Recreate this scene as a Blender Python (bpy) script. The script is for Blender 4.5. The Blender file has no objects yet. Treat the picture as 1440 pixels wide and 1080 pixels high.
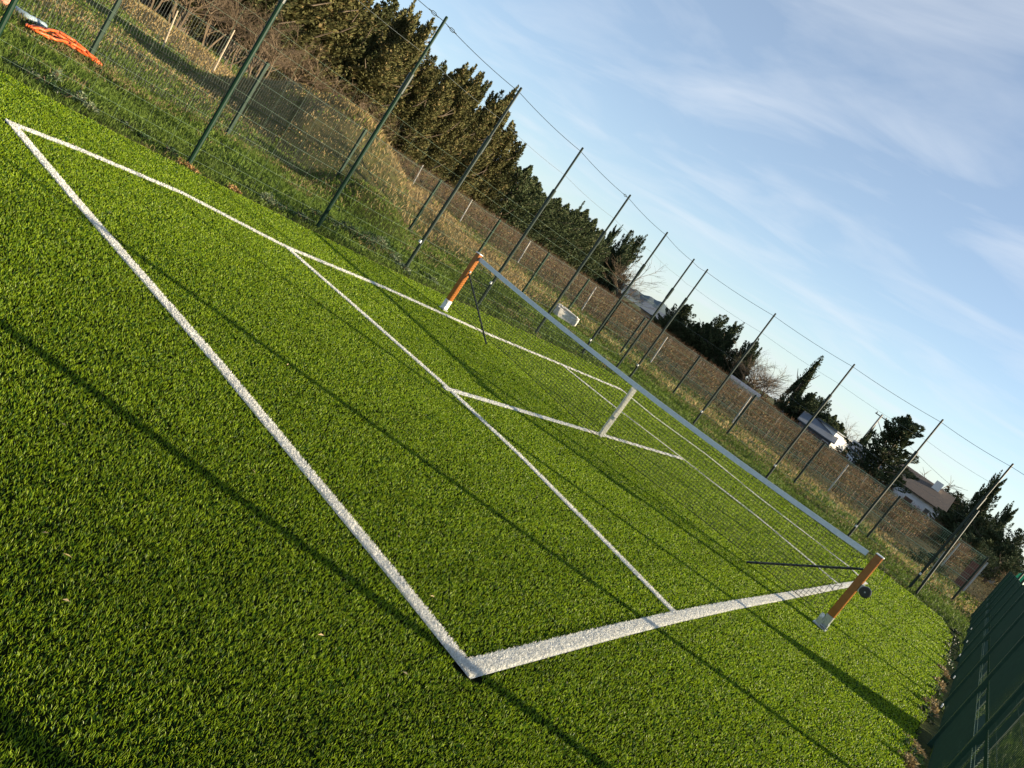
import bpy, math, random
import numpy as np
random.seed(7); rng = np.random.default_rng(7)
C = bpy.context.scene.collection
sc = bpy.context.scene
R_ = math.radians

# ------------------------------------------------------------------ camera numbers (recovered from the court's own proportions)
F, YAW, PITCH, ROLL = 1120.763, -0.543678, 0.170561, 0.606832
CAM = np.array([7.3503, -3.1419, 1.7540])
fw = np.array([math.sin(YAW)*math.cos(PITCH), math.cos(YAW)*math.cos(PITCH), -math.sin(PITCH)])
r0 = np.array([math.cos(YAW), -math.sin(YAW), 0.]); u0 = np.cross(r0, fw)
rt = r0*math.cos(ROLL)+u0*math.sin(ROLL); up = -r0*math.sin(ROLL)+u0*math.cos(ROLL)
def ray(px, py): return fw+rt*(px-720)/F-up*(py-540)/F
def gnd(px, py, h=0.):
    d = ray(px, py); t = (h-CAM[2])/d[2]; return CAM+t*d
def at(px, py, D):
    d = ray(px, py); t = D/math.hypot(d[0], d[1]); return CAM+t*d
def topx(P):
    d = P-CAM; z = d@fw
    return 720+F*(d@rt)/z, 540-F*(d@up)/z

cam = bpy.data.cameras.new('camera'); co = bpy.data.objects.new('camera', cam); C.objects.link(co)
from mathutils import Matrix, Vector
co.matrix_world = Matrix(((rt[0], up[0], -fw[0], CAM[0]), (rt[1], up[1], -fw[1], CAM[1]), (rt[2], up[2], -fw[2], CAM[2]), (0, 0, 0, 1)))
cam.sensor_width = 36; cam.lens = F/1440*36; cam.clip_end = 6000; cam.clip_start = .05
sc.camera = co

# ------------------------------------------------------------------ materials
def mat(name, col=(.5, .5, .5), rough=.6, metal=0., noise=None, col2=None, bump=0., attr=None, transl=0., spec=.5, alpha=None, detail=4., vary=0.):
    m = bpy.data.materials.new(name); m.use_nodes = True
    nt = m.node_tree; N = nt.nodes; Lk = nt.links
    b = N['Principled BSDF']; out = N['Material Output']
    b.inputs['Roughness'].default_value = rough; b.inputs['Metallic'].default_value = metal
    b.inputs['Specular IOR Level'].default_value = spec
    b.inputs['Base Color'].default_value = (*col, 1)
    src = None
    if attr:
        a = N.new('ShaderNodeAttribute'); a.attribute_name = attr; src = a.outputs['Color']
    if noise:
        tc = N.new('ShaderNodeTexCoord'); nz = N.new('ShaderNodeTexNoise')
        nz.inputs['Scale'].default_value = noise; nz.inputs['Detail'].default_value = detail; nz.inputs['Roughness'].default_value = .65
        Lk.new(tc.outputs['Object'], nz.inputs['Vector'])
        rp = N.new('ShaderNodeValToRGB'); rp.color_ramp.elements[0].position = .36; rp.color_ramp.elements[1].position = .64
        rp.color_ramp.elements[0].color = (*col, 1); rp.color_ramp.elements[1].color = (*(col2 or col), 1)
        Lk.new(nz.outputs['Fac'], rp.inputs['Fac']); src = rp.outputs['Color']
        if bump:
            bp = N.new('ShaderNodeBump'); bp.inputs['Strength'].default_value = bump; bp.inputs['Distance'].default_value = .02
            Lk.new(nz.outputs['Fac'], bp.inputs['Height']); Lk.new(bp.outputs['Normal'], b.inputs['Normal'])
    if vary:
        oi = N.new('ShaderNodeObjectInfo'); hs = N.new('ShaderNodeHueSaturation')
        mr = N.new('ShaderNodeMapRange'); mr.inputs['To Min'].default_value = 1-vary; mr.inputs['To Max'].default_value = 1+vary
        Lk.new(oi.outputs['Random'], mr.inputs['Value']); Lk.new(mr.outputs['Result'], hs.inputs['Value'])
        if src: Lk.new(src, hs.inputs['Color'])
        else: hs.inputs['Color'].default_value = (*col, 1)
        src = hs.outputs['Color']
    if src: Lk.new(src, b.inputs['Base Color'])
    if transl:
        t = N.new('ShaderNodeBsdfTranslucent'); mx = N.new('ShaderNodeMixShader'); mx.inputs['Fac'].default_value = transl
        if src: Lk.new(src, t.inputs['Color'])
        else: t.inputs['Color'].default_value = (*col, 1)
        Lk.new(b.outputs[0], mx.inputs[1]); Lk.new(t.outputs[0], mx.inputs[2]); Lk.new(mx.outputs[0], out.inputs['Surface'])
    return m
M = dict(
 blade=mat('turf_blade', attr='Col', rough=.45, transl=.45, spec=.35),
 white_blade=mat('white_turf_blade', attr='Col', rough=.6, transl=.2, spec=.3),
 grass=mat('wild_grass_blade', attr='Col', rough=.6, transl=.35, spec=.2),
 turf=mat('turf_backing', (.004, .007, .003), .95, noise=60, col2=(.007, .012, .004), spec=0.),
 ground=mat('field_soil', (.075, .075, .03), .95, noise=.5, col2=(.12, .095, .05), bump=.4, detail=9),
 green_steel=mat('green_coated_steel', (.003, .019, .009), .5, .0, noise=6, col2=(.005, .027, .013), spec=.18),
 dark_steel=mat('dark_green_steel', (.004, .013, .008), .4, 0., noise=8, col2=(.007, .019, .012), spec=.35),
 wire_l=mat('green_wire', (.22, .32, .20), .3, .2, noise=20, col2=(.28, .38, .26)),
 wire_g=mat('galvanised_wire', (.30, .33, .31), .35, .6, noise=20, col2=(.2, .23, .21)),
 wire_d=mat('dark_wire', (.02, .028, .024), .5, .3),
 orange=mat('orange_paint', (.29, .095, .011), .25, 0., noise=9, col2=(.23, .07, .009), spec=.9),
 white=mat('white_plastic', (.72, .72, .70), .45, noise=12, col2=(.6, .6, .57)),
 galv=mat('galvanised_plate', (.45, .47, .47), .35, .7, noise=15, col2=(.36, .38, .38)),
 black=mat('black_rubber', (.012, .013, .012), .4, spec=.5, noise=30, col2=(.02, .02, .02)),
 cord=mat('black_net_cord', (.012, .016, .012), .7, noise=30, col2=(.018, .022, .018)),
 band=mat('white_net_band', (.62, .66, .68), .7, noise=25, col2=(.52, .57, .60)),
 strap=mat('white_woven_strap', (.82, .81, .76), .8, noise=90, col2=(.65, .65, .60), transl=.65),
 cypress=mat('cypress_foliage', attr='Col', rough=.75, transl=.12, spec=.1),
 bark=mat('bark', (.10, .075, .05), .9, noise=5, col2=(.17, .13, .09), bump=.5),
 twig=mat('bare_twigs', (.095, .065, .035), .85, noise=3, col2=(.15, .105, .06), vary=.15),
 pale_bark=mat('pale_bark', (.34, .27, .18), .85, noise=4, col2=(.45, .37, .26)),
 vine=mat('vine_wood', attr='Col', rough=.85, transl=.1, spec=.1),
 stake=mat('pale_stake', (.42, .40, .36), .7, noise=8, col2=(.30, .28, .25)),
 dkstake=mat('dark_stake', (.08, .07, .06), .7, noise=8, col2=(.13, .11, .09)),
 rust=mat('rusty_red_metal', (.16, .04, .025), .7, noise=6, col2=(.10, .03, .02)),
 wall=mat('pale_render', (.72, .74, .76), .85, noise=1.5, col2=(.62, .64, .67)),
 cream=mat('cream_render', (.62, .50, .33), .85, noise=1.5, col2=(.52, .42, .28)),
 whitewall=mat('white_render', (.75, .74, .70), .8, noise=2, col2=(.66, .65, .61)),
 tile=mat('clay_roof_tiles', (.11, .08, .06), .85, noise=5, col2=(.075, .06, .048), bump=.6),
 slate=mat('grey_sheet_roof', (.12, .14, .165), .6, noise=3, col2=(.09, .105, .125)),
 dark=mat('dark_glass', (.03, .035, .04), .15, spec=.8, noise=4, col2=(.05, .05, .055)),
 brown=mat('brown_shutter', (.13, .07, .04), .6, noise=4, col2=(.09, .05, .03)),
 hose=mat('orange_corrugated_plastic', (.72, .12, .02), .45, noise=12, col2=(.55, .09, .02)),
 pipe=mat('grey_blue_plastic', (.30, .38, .42), .4, noise=9, col2=(.22, .29, .33)),
 pink=mat('salmon_plastic', (.75, .28, .18), .5, noise=9, col2=(.65, .22, .15)),
 stone=mat('white_limestone', (.70, .68, .62), .9, noise=5, col2=(.45, .40, .33), bump=.6),
 weed=mat('weed_leaf', attr='Col', rough=.5, transl=.25, spec=.4),
 tarp=mat('bright_green_tarp', (.02, .38, .14), .45, noise=6, col2=(.03, .48, .20)),
 wedge=mat('dark_green_screen', (.01, .035, .02), .8, noise=40, col2=(.015, .05, .03)),
 fence_green=mat('dark_green_fence_coating', (.006, .032, .018), .45, 0., noise=8, col2=(.010, .042, .024), spec=.3),
 hill=mat('hazed_wooded_hill', (.045, .075, .09), .95, noise=.01, col2=(.06, .09, .10)),  # blue haze of distant air mixed into the woodland colour
)
# ribbed tile relief on roofs
for k, s in (('tile', 4.), ('slate', 3.)):
    nt = M[k].node_tree; b = nt.nodes['Principled BSDF']; tc = nt.nodes.new('ShaderNodeTexCoord'); wv = nt.nodes.new('ShaderNodeTexWave'); wv.inputs['Scale'].default_value = s*1.1; wv.bands_direction = 'X'
    nt.links.new(tc.outputs['Object'], wv.inputs['Vector']); b2 = nt.nodes.new('ShaderNodeBump'); b2.inputs['Strength'].default_value = .3; b2.inputs['Distance'].default_value = .05; nt.links.new(wv.outputs['Fac'], b2.inputs['Height']); nt.links.new(b2.outputs['Normal'], b.inputs['Normal'])

# ------------------------------------------------------------------ mesh helpers
class MB:
    def __init__(s): s.v = []; s.f = []
    def box(s, c, d, rot=None):
        c = np.array(c, float); hx, hy, hz = [x/2 for x in d]; i = len(s.v)
        for sx, sy, sz in ((-1,-1,-1),(1,-1,-1),(1,1,-1),(-1,1,-1),(-1,-1,1),(1,-1,1),(1,1,1),(-1,1,1)):
            p = np.array((sx*hx, sy*hy, sz*hz))
            if rot is not None: p = rot@p
            s.v.append(tuple(c+p))
        s.f += [(i,i+3,i+2,i+1),(i+4,i+5,i+6,i+7),(i,i+1,i+5,i+4),(i+1,i+2,i+6,i+5),(i+2,i+3,i+7,i+6),(i+3,i,i+4,i+7)]
        return s
    def bevbox(s, c, d, bv=.006, rot=None):
        # box with chamfered vertical edges and top
        c = np.array(c, float); hx, hy, hz = [x/2 for x in d]; i = len(s.v)
        def ring(ax, ay, z):
            return [(-ax+bv,-ay,z),(ax-bv,-ay,z),(ax,-ay+bv,z),(ax,ay-bv,z),(ax-bv,ay,z),(-ax+bv,ay,z),(-ax,ay-bv,z),(-ax,-ay+bv,z)]
        P = ring(hx, hy, -hz)+ring(hx, hy, hz-bv)+ring(hx-bv, hy-bv, hz)
        for p in P:
            p = np.array(p)
            if rot is not None: p = rot@p
            s.v.append(tuple(c+p))
        for k in range(2):
            for j in range(8):
                a = i+k*8+j; b = i+k*8+(j+1)%8; s.f.append((a, b, b+8, a+8))
        s.f.append(tuple(i+16+j for j in range(8))); s.f.append(tuple(i+7-j for j in range(8)))
        return s
    def tube(s, pts, r, n=6, cap=True):
        pts = [np.array(p, float) for p in pts]; i0 = len(s.v)
        rs = r if hasattr(r, '__len__') else [r]*len(pts)
        ref = None
        for k, p in enumerate(pts):
            t = pts[min(k+1, len(pts)-1)]-pts[max(k-1, 0)]; t = t/(np.linalg.norm(t)+1e-9)
            if ref is None:
                ref = np.array((0, 0, 1.)) if abs(t[2]) < .9 else np.array((1., 0, 0))
            a = np.cross(t, ref); a /= np.linalg.norm(a)+1e-9; b = np.cross(t, a); ref = np.cross(a, t) if np.linalg.norm(np.cross(a, t)) > .1 else ref
            for j in range(n):
                w = 2*math.pi*j/n; s.v.append(tuple(p+(a*math.cos(w)+b*math.sin(w))*rs[k]))
        for k in range(len(pts)-1):
            for j in range(n):
                a = i0+k*n+j; b = i0+k*n+(j+1)%n; s.f.append((a, b, b+n, a+n))
        if cap and n > 2:
            s.f.append(tuple(i0+j for j in range(n))[::-1]); s.f.append(tuple(i0+(len(pts)-1)*n+j for j in range(n)))
        return s
    def poly(s, pts):
        i = len(s.v); s.v += [tuple(p) for p in pts]; s.f.append(tuple(range(i, i+len(pts)))); return s
    def build(s, name, m, parent=None, smooth=False, loc=None):
        me = bpy.data.meshes.new(name); me.from_pydata(s.v, [], s.f); me.materials.append(m); me.update()
        if smooth: me.polygons.foreach_set('use_smooth', [True]*len(me.polygons))
        o = bpy.data.objects.new(name, me); C.objects.link(o)
        if loc is not None: o.location = loc
        if parent: o.parent = parent
        return o
def npmesh(name, V, faces, m, col=None, parent=None):
    """V (n,3); faces: list of index arrays (k, 3|4)"""
    me = bpy.data.meshes.new(name)
    me.vertices.add(len(V)); me.vertices.foreach_set('co', np.asarray(V, np.float32).ravel())
    loops = np.concatenate([f.ravel() for f in faces]); tot = np.concatenate([np.full(len(f), f.shape[1]) for f in faces])
    me.loops.add(len(loops)); me.loops.foreach_set('vertex_index', loops.astype(np.int32))
    st = np.concatenate([[0], np.cumsum(tot)[:-1]])
    me.polygons.add(len(tot)); me.polygons.foreach_set('loop_start', st.astype(np.int32)); me.polygons.foreach_set('loop_total', tot.astype(np.int32))
    me.update(calc_edges=True)
    if col is not None:
        a = me.color_attributes.new('Col', 'FLOAT_COLOR', 'POINT')
        cc = np.ones((len(V), 4), np.float32); cc[:, :3] = col; a.data.foreach_set('color', cc.ravel())
    me.materials.append(m)
    if name is None: return me
    o = bpy.data.objects.new(name, me); C.objects.link(o)
    if parent: o.parent = parent
    return o
def tag(o, label=None, cat=None, group=None, kind=None):
    if label: o['label'] = label
    if cat: o['category'] = cat
    if group: o['group'] = group
    if kind: o['kind'] = kind
    return o
def empty(name, loc=(0, 0, 0), rz=0, label=None, cat=None, group=None):
    o = bpy.data.objects.new(name, None); C.objects.link(o); o.location = tuple(loc); o.rotation_euler.z = rz; o.empty_display_size = .1
    return tag(o, label, cat, group)
def children_of(o): return [c for c in bpy.data.objects if c.parent == o]
def copy_tree(o, kids, parent=None):
    c = o.copy(); C.objects.link(c); c.parent = parent
    for ch, sub in kids: copy_tree(ch, sub, c)
    return c
def kids_of(o): return [(ch, kids_of(ch)) for ch in children_of(o)]
def seg_dist(P, A, B):
    A = np.array(A[:2]); B = np.array(B[:2]); d = B-A; t = np.clip(((P-A)@d)/(d@d), 0, 1)
    return np.linalg.norm(P-(A+t[:, None]*d), axis=1)
def poly_dist(P, pts): return np.min([seg_dist(P, pts[i], pts[i+1]) for i in range(len(pts)-1)], axis=0)
def inpoly(P, poly):
    x, y = P[:, 0], P[:, 1]; ins = np.zeros(len(P), bool); n = len(poly)
    for i in range(n):
        x1, y1 = poly[i]; x2, y2 = poly[(i+1) % n]
        if y1 == y2: continue
        c = ((y1 > y) != (y2 > y)) & (x < (x2-x1)*(y-y1)/(y2-y1)+x1); ins ^= c
    return ins
def vnoise(P, scale, seed=0):
    """smooth value noise 0..1 in 2-D"""
    r = np.random.default_rng(seed); G = r.random((64, 64)); q = P*scale; i = np.floor(q).astype(int); f = q-i; f = f*f*(3-2*f)
    a = G[i[:, 0] % 64, i[:, 1] % 64]; b = G[(i[:, 0]+1) % 64, i[:, 1] % 64]; c = G[i[:, 0] % 64, (i[:, 1]+1) % 64]; d = G[(i[:, 0]+1) % 64, (i[:, 1]+1) % 64]
    return (a*(1-f[:, 0])+b*f[:, 0])*(1-f[:, 1])+(c*(1-f[:, 0])+d*f[:, 0])*f[:, 1]

# ------------------------------------------------------------------ terrain
TURF = [(-2.25, -6), (-2.15, -1), (-2.1, .55), (-1.85, 1.3), (-1.7, 2.3), (-1.6, 3.4), (-1.45, 4.5), (-1.35, 5.7), (-1.3, 7), (-1.35, 9), (-1.4, 11), (-1.4, 13.3), (-1.2, 15.1),
        (.2, 15.6), (2.2, 16.0), (4.2, 16.4), (6.1, 16.7), (7.45, 16.6), (7.78, 15), (7.84, 11), (7.85, 7), (7.83, 3), (7.86, -6)]
def smooth(x): x = np.clip(x, 0, 1); return x*x*(3-2*x)
_a, _b, _c = at(462, 155, 23.5), at(565, 232, 25), at(535, 255, 18)
MOUNDS = [(_a[0], _a[1], 4.6, 2.6, 1.45), (_b[0], _b[1], 4.5, 3.0, .8), (_c[0], _c[1], 1.6, 1.4, .55), (-9.2, 17.5, 2.2, 3.0, .35), (-24, 13, 7, 3, .35)]
def height(P):
    x, y = P[:, 0], P[:, 1]
    h = -.05+.0*x
    rough = .09*(vnoise(P, .9, 3)-.5)+.05*(vnoise(P, 2.7, 4)-.5)
    outside = smooth(np.maximum(np.maximum((-1.6-x)/1.2, (y-16.8)/1.2), (x-8.5)/1.5))
    h = h+rough*outside+.03*outside
    for cx, cy, rx, ry, hh in MOUNDS:
        d = np.sqrt(((x-cx)/rx)**2+((y-cy)/ry)**2)
        h = h+hh*smooth(1.15-d)*(1+.25*(vnoise(P, 1.3, 9)-.5))
    if len(P) < 400000: h = h-.10*smooth(1.3-np.abs(poly_dist(P, np.array(TURF))-.16)/.16)*(~inpoly(P, TURF))*(x < 7.4)
    far = smooth((-22-x)/50)
    h = h+far*.35
    return h
def axis(lo, hi, step, L):
    a = np.arange(lo, hi+1e-6, step); e = []; s = step; v = hi
    while v < L: s *= 1.35; v += s; e.append(v)
    f = []; s = step; v = lo
    while v > -L: s *= 1.35; v -= s; f.append(v)
    return np.array(f[::-1]+list(a)+e)
ax = axis(-32, 12, .22, 4500); ay = axis(-8, 34, .22, 4500)
X, Y = np.meshgrid(ax, ay, indexing='ij'); P = np.stack([X.ravel(), Y.ravel()], 1)
V = np.column_stack([P, height(P)])
nx, ny = len(ax), len(ay); I = np.arange(nx*ny).reshape(nx, ny)
Fq = np.stack([I[:-1, :-1].ravel(), I[1:, :-1].ravel(), I[1:, 1:].ravel(), I[:-1, 1:].ravel()], 1)
cA = np.array((.050, .062, .016)); cB = np.array((.17, .125, .065)); cC = np.array((.085, .075, .028))
t = vnoise(P, .35, 11)*.6+vnoise(P, 1.4, 12)*.4
dry = np.clip(smooth((-6.8-P[:, 0]+3*(t-.5))/3.5), 0, 1)[:, None]*(1-.7*smooth((13.5-P[:, 1])/4)[:, None])
colg = cA*(1-dry)+cB*dry
vy = smooth((P[:, 1]-28-2*(t-.5))/2.5)[:, None]; colg = colg*(1-vy)+(cC*(.7+.6*t[:, None]))*vy
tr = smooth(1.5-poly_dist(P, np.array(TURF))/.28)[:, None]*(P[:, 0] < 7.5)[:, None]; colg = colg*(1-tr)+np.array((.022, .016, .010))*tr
fr = smooth((np.hypot(P[:, 0], P[:, 1])-120)/80)[:, None]; colg = colg*(1-fr)+np.array((.07, .08, .03))*fr
M['groundc'] = mat('field_ground', attr='Col', rough=.95, spec=.1)
nt = M['groundc'].node_tree; N = nt.nodes; tc = N.new('ShaderNodeTexCoord'); nz = N.new('ShaderNodeTexNoise'); nz.inputs['Scale'].default_value = 7; nz.inputs['Detail'].default_value = 9; nz.inputs['Roughness'].default_value = .7
nt.links.new(tc.outputs['Object'], nz.inputs['Vector']); mx = N.new('ShaderNodeMix'); mx.data_type = 'RGBA'; mx.blend_type = 'MULTIPLY'; mx.inputs['Factor'].default_value = .8
rp = N.new('ShaderNodeValToRGB'); rp.color_ramp.elements[0].position = .3; rp.color_ramp.elements[0].color = (.35, .35, .35, 1); rp.color_ramp.elements[1].position = .7; rp.color_ramp.elements[1].color = (1.5, 1.45, 1.3, 1)
nt.links.new(nz.outputs['Fac'], rp.inputs['Fac']); nt.links.new(N['Attribute'].outputs['Color'], mx.inputs['A']); nt.links.new(rp.outputs['Color'], mx.inputs['B'])
nt.links.new(mx.outputs['Result'], N['Principled BSDF'].inputs['Base Color'])
bp = N.new('ShaderNodeBump'); bp.inputs['Strength'].default_value = .8; bp.inputs['Distance'].default_value = .05; nt.links.new(nz.outputs['Fac'], bp.inputs['Height']); nt.links.new(bp.outputs['Normal'], N['Principled BSDF'].inputs['Normal'])
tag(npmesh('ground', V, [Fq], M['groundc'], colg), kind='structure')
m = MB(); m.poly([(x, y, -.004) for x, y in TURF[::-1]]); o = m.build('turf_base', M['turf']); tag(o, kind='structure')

# ------------------------------------------------------------------ court lines
def G(*pts): return [gnd(*p)[:2] for p in pts]
S_left = G((16, 175), (110, 211), (255, 272), (402, 348), (540, 405), (685, 470), (789, 513), (873, 548))
S_base = G((16, 175), (110, 287), (300, 505), (440, 674), (560, 820), (658, 942))
S_right = G((658, 942), (775, 912), (868, 888), (948, 869), (1030, 852), (1110, 838), (1174, 826), (1216, 819))
S_serv = G((402, 348), (500, 433), (564, 489), (632, 549), (730, 641), (840, 752), (950, 865))
S_mid = G((628, 548), (720, 575), (862, 617), (960, 646))
S_fserv = G((789, 513), (862, 571), (960, 646), (1063, 726), (1183, 826))
S_fbase = G((873, 548), (919, 586), (992, 639), (1067, 700), (1194, 798), (1216, 819))
LINES = [('left side line', S_left, .085, 'thin white side line nearest the tall mesh fence', 0), ('base', S_base, .085, 'broad white base line crossing the near left of the turf', 0),
         ('right', S_right, .10, 'broad white side line running past the wheel winch post', 0), ('serv', S_serv, .075, 'white service line on the near side of the net', 0),
         ('mid', S_mid, .075, 'short white centre line passing under the net strap', 0), ('fserv', S_fserv, .065, 'white service line seen through the net beyond the strap', 0),
         ('fbase', S_fbase, .07, 'faint white far base line closest to the vineyard fence', 0)]
for L_ in LINES:
    p_ = L_[1]; d0 = p_[0]-p_[1]; d1 = p_[-1]-p_[-2]; p_[0] = p_[0]+d0/np.linalg.norm(d0)*.042; p_[-1] = p_[-1]+d1/np.linalg.norm(d1)*.042
def ribbon(pts, w, z):
    V = []; Fc = []
    for i in range(len(pts)):
        a = pts[max(i-1, 0)]; b = pts[min(i+1, len(pts)-1)]; d = (b-a)/np.linalg.norm(b-a); n = np.array((-d[1], d[0]))
        V.append((*(pts[i]+n*w/2), z)); V.append((*(pts[i]-n*w/2), z))
    for i in range(len(pts)-1): Fc.append((2*i, 2*i+1, 2*i+3, 2*i+2))
    return V, Fc

def blades(P, h, w, lean, col, z=0., bend=True, seed=1):
    """P (n,2); h,w (n,); returns V, faces, col arrays of bent blades"""
    r = np.random.default_rng(seed); n = len(P)
    az = r.random(n)*2*np.pi; face = r.random(n)*2*np.pi
    d = np.stack([np.cos(az), np.sin(az)], 1); s = np.stack([np.cos(face), np.sin(face)], 1)*(w/2)[:, None]
    l = lean*(.3+r.random(n)); base = np.column_stack([P, np.broadcast_to(z, n)])
    mid = base.copy(); mid[:, :2] += d*(h*l*.35)[:, None]; mid[:, 2] += h*.6
    tip = base.copy(); tip[:, :2] += d*(h*l)[:, None]; tip[:, 2] += h*(1-.25*l)
    S3 = np.column_stack([s, np.zeros(n)])
    if bend:
        V = np.stack([base-S3, base+S3, mid+S3*.85, mid-S3*.85, tip], 1).reshape(-1, 3); k = np.arange(n)*5
        Fq = np.stack([k, k+1, k+2, k+3], 1); Ft = np.stack([k+3, k+2, k+4], 1); cc = np.repeat(col, 5, 0); return V, [Fq, Ft], cc
    V = np.stack([base-S3, base+S3, tip], 1).reshape(-1, 3); k = np.arange(n)*3
    return V, [np.stack([k, k+1, k+2], 1)], np.repeat(col, 3, 0)
def visible(P, z=0., margin=170):
    d = np.column_stack([P, np.full(len(P), z)])-CAM; zz = d@fw
    px = 720+F*(d@rt)/np.maximum(zz, .01); py = 540-F*(d@up)/np.maximum(zz, .01)
    return (zz > .1) & (px > -margin) & (px < 1440+margin) & (py > -margin) & (py < 1080+margin)
def sample_lod(n_cell, box, dens, seed):
    """points over a box with density(distance) thinning"""
    r = np.random.default_rng(seed); x0, x1, y0, y1 = box
    out = []
    for xa in np.arange(x0, x1, .5):
        for ya in np.arange(y0, y1, .5):
            D = math.sqrt((xa+.25-CAM[0])**2+(ya+.25-CAM[1])**2+CAM[2]**2); n = int(dens(D)*.25+r.random())
            if n < 1: continue
            c = np.array([[xa+.25, ya+.25]])
            if not visible(c, 0, 260)[0]: continue
            out.append(np.column_stack([xa+r.random(n)*.5, ya+r.random(n)*.5]))
    return np.concatenate(out)
def bw(D): return np.maximum(.0016, D*.00054)
Pt = sample_lod(0, (-2.5, 8.3, -3.5, 17), lambda D: (.95+.30*min(1., max(0., D-4)/5))/(.021*bw(D))*np.clip(1.15-D*.045, .32, 1.0), 21)
edge = inpoly(Pt+.06*(np.random.default_rng(2).random(Pt.shape)-.5), TURF); Pt = Pt[edge & visible(Pt)]
rr = np.random.default_rng(5)
linemask = np.zeros(len(Pt), bool)
for _, pts, w, _, _ in LINES: linemask |= poly_dist(Pt, pts) < w/2+.003
Pg = Pt[~linemask]
D = np.sqrt(((Pg-CAM[:2])**2).sum(1)+3)
n = len(Pg); v = rr.random(n)
Pr = Pg@np.array(((.8, .6), (-.6, .8))); big = vnoise(Pr, 2.3, 31)*.4+vnoise(Pr, 9., 32)*.6
base1 = np.array((.135, .255, .009)); base2 = np.array((.345, .455, .014)); dark = np.array((.035, .11, .010)); straw = np.array((.32, .40, .10))
col = base1*(1-v[:, None])+base2*v[:, None]; col = np.where((v < .28)[:, None], dark, col); col = np.where((rr.random(n) < .035)[:, None], straw, col)
col = col*(.9+.2*big[:, None])
h = .006+.014*rr.random(n)**1.2+.003*big
V, Fc, cc = blades(Pg, h, bw(D)*(.7+.6*rr.random(n)), .6, col, 0., True, 6)
tag(npmesh('turf_grass', V, Fc, M['blade'], cc), 'short bright green artificial turf pile covering the tennis court', 'artificial turf', kind='stuff')
print('turf blades', n)
# white line pile
for k, (nm, pts, w, lab, _) in enumerate(LINES):
    root_v, root_f = ribbon(pts, w, .002+.001*k)
    me = MB(); me.v = root_v; me.f = root_f
    o = me.build('court_line', M['white_backing'] if 'white_backing' in M else M.setdefault('white_backing', mat('white_turf_backing', (.55, .55, .52), .9, noise=60, col2=(.7, .7, .66)))); tag(o, lab, 'court line', kind=None)
    Q = []
    for i in range(len(pts)-1):
        a, b = pts[i], pts[i+1]; Ln = np.linalg.norm(b-a); Dm = math.sqrt((((a+b)/2-CAM[:2])**2).sum()+3)
        m_ = int(Ln*w*2.9/(.026*bw(Dm))); tt = rr.random(m_); oo = (rr.random(m_)-.5)*w*1.0; d = (b-a)/Ln; nn = np.array((-d[1], d[0]))
        Q.append(a+d*(tt*Ln)[:, None]+nn*oo[:, None])
    Q = np.concatenate(Q); D = np.sqrt(((Q-CAM[:2])**2).sum(1)+3); n = len(Q)
    cw = np.array((.86, .85, .79))*(.72+.3*rr.random(n))[:, None]
    V, Fc, cc = blades(Q, .014+.008*rr.random(n), bw(D)*(.8+.6*rr.random(n)), .38, cw, .003, True, 40+k)
    npmesh('white_pile', V, Fc, M['white_blade'], cc, parent=o)
# fallen straw bits and leaves on the turf
for q in range(16):
    while True:
        p = (random.uniform(0, 1440), random.uniform(120, 1080)); g = gnd(*p)
        if inpoly(np.array([g[:2]]), TURF)[0] and np.linalg.norm(g-CAM) < 9: break
    a = random.uniform(0, 6.28); L = random.uniform(.018, .036); mbx = MB()
    dv = np.array((math.cos(a), math.sin(a), 0)); nv = np.array((-dv[1], dv[0], 0)); g = np.array((g[0], g[1], .036)); 
    mbx.poly([g-dv*L/2, g+nv*.005+(0, 0, .006), g+dv*L/2+(0, 0, .003), g-nv*.005+(0, 0, .003)])
    o = mbx.build('dead_leaf', M.setdefault('deadleaf', mat('dry_straw', (.55, .42, .20), .8, noise=50, col2=(.42, .28, .12))))
    tag(o, 'tiny dry leaf scrap lying on the green artificial turf', 'dead leaf', 'dry leaf scraps scattered on the turf')

# ------------------------------------------------------------------ wild grass
def field(box, dens, hfun, colfun, name, label, cat, seed, cond=None, wk=1.0, lean=.8, material='grass'):
    Q = sample_lod(0, box, dens, seed); k = ~inpoly(Q, TURF) & visible(Q)
    k &= poly_dist(Q, np.array(TURF)) > .10+.22*vnoise(Q, 2.2, 77)
    if cond is not None: k &= cond(Q)
    Q = Q[k]; D = np.sqrt(((Q-CAM[:2])**2).sum(1)+3); n = len(Q); r = np.random.default_rng(seed+1)
    V, Fc, cc = blades(Q, hfun(Q, r), bw(D)*wk*(.7+.7*r.random(n)), lean, colfun(Q, r), height(Q), True, seed+2)
    print(name, n); return tag(npmesh(name, V, Fc, M[material], cc), label, cat, kind='stuff')
def green_col(Q, r):
    t = (vnoise(Q, .8, 51)*.5+vnoise(Q, 2.3, 52)*.5)[:, None]; v = r.random((len(Q), 1))
    dryness = smooth((-5.3-Q[:, 0]+2.4*(vnoise(Q, .7, 53)-.5))/1.8)[:, None]*.55+(vnoise(Q, 1.1, 54) > .72)[:, None]*.35
    dryness = np.maximum(dryness, smooth((Q[:, 1]-18.5)/4)[:, None]*.45)
    c = np.array((.06, .105, .014))*(1-v)+np.array((.135, .19, .028))*v
    d = np.array((.26, .20, .09))*(.6+.5*v)
    pick = (r.random((len(Q), 1)) < dryness*.75)
    return np.where(pick, d, c)*(.6+.75*t)
field((-7.0, 8.4, -3.5, 23), lambda D: .8/(.06*bw(D)*1.5)*np.clip(1.0-D*.02, .4, 1), lambda Q, r: .035+.07*r.random(len(Q))*(.4+vnoise(Q, 1.5, 55)), green_col, 'wild_grass',
      'rough green and straw coloured grass between the turf and the low fence', 'grass', 61, lambda Q: (Q[:, 0] > -6.9) & (Q[:, 1] < 22.9), 1.5)
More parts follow.
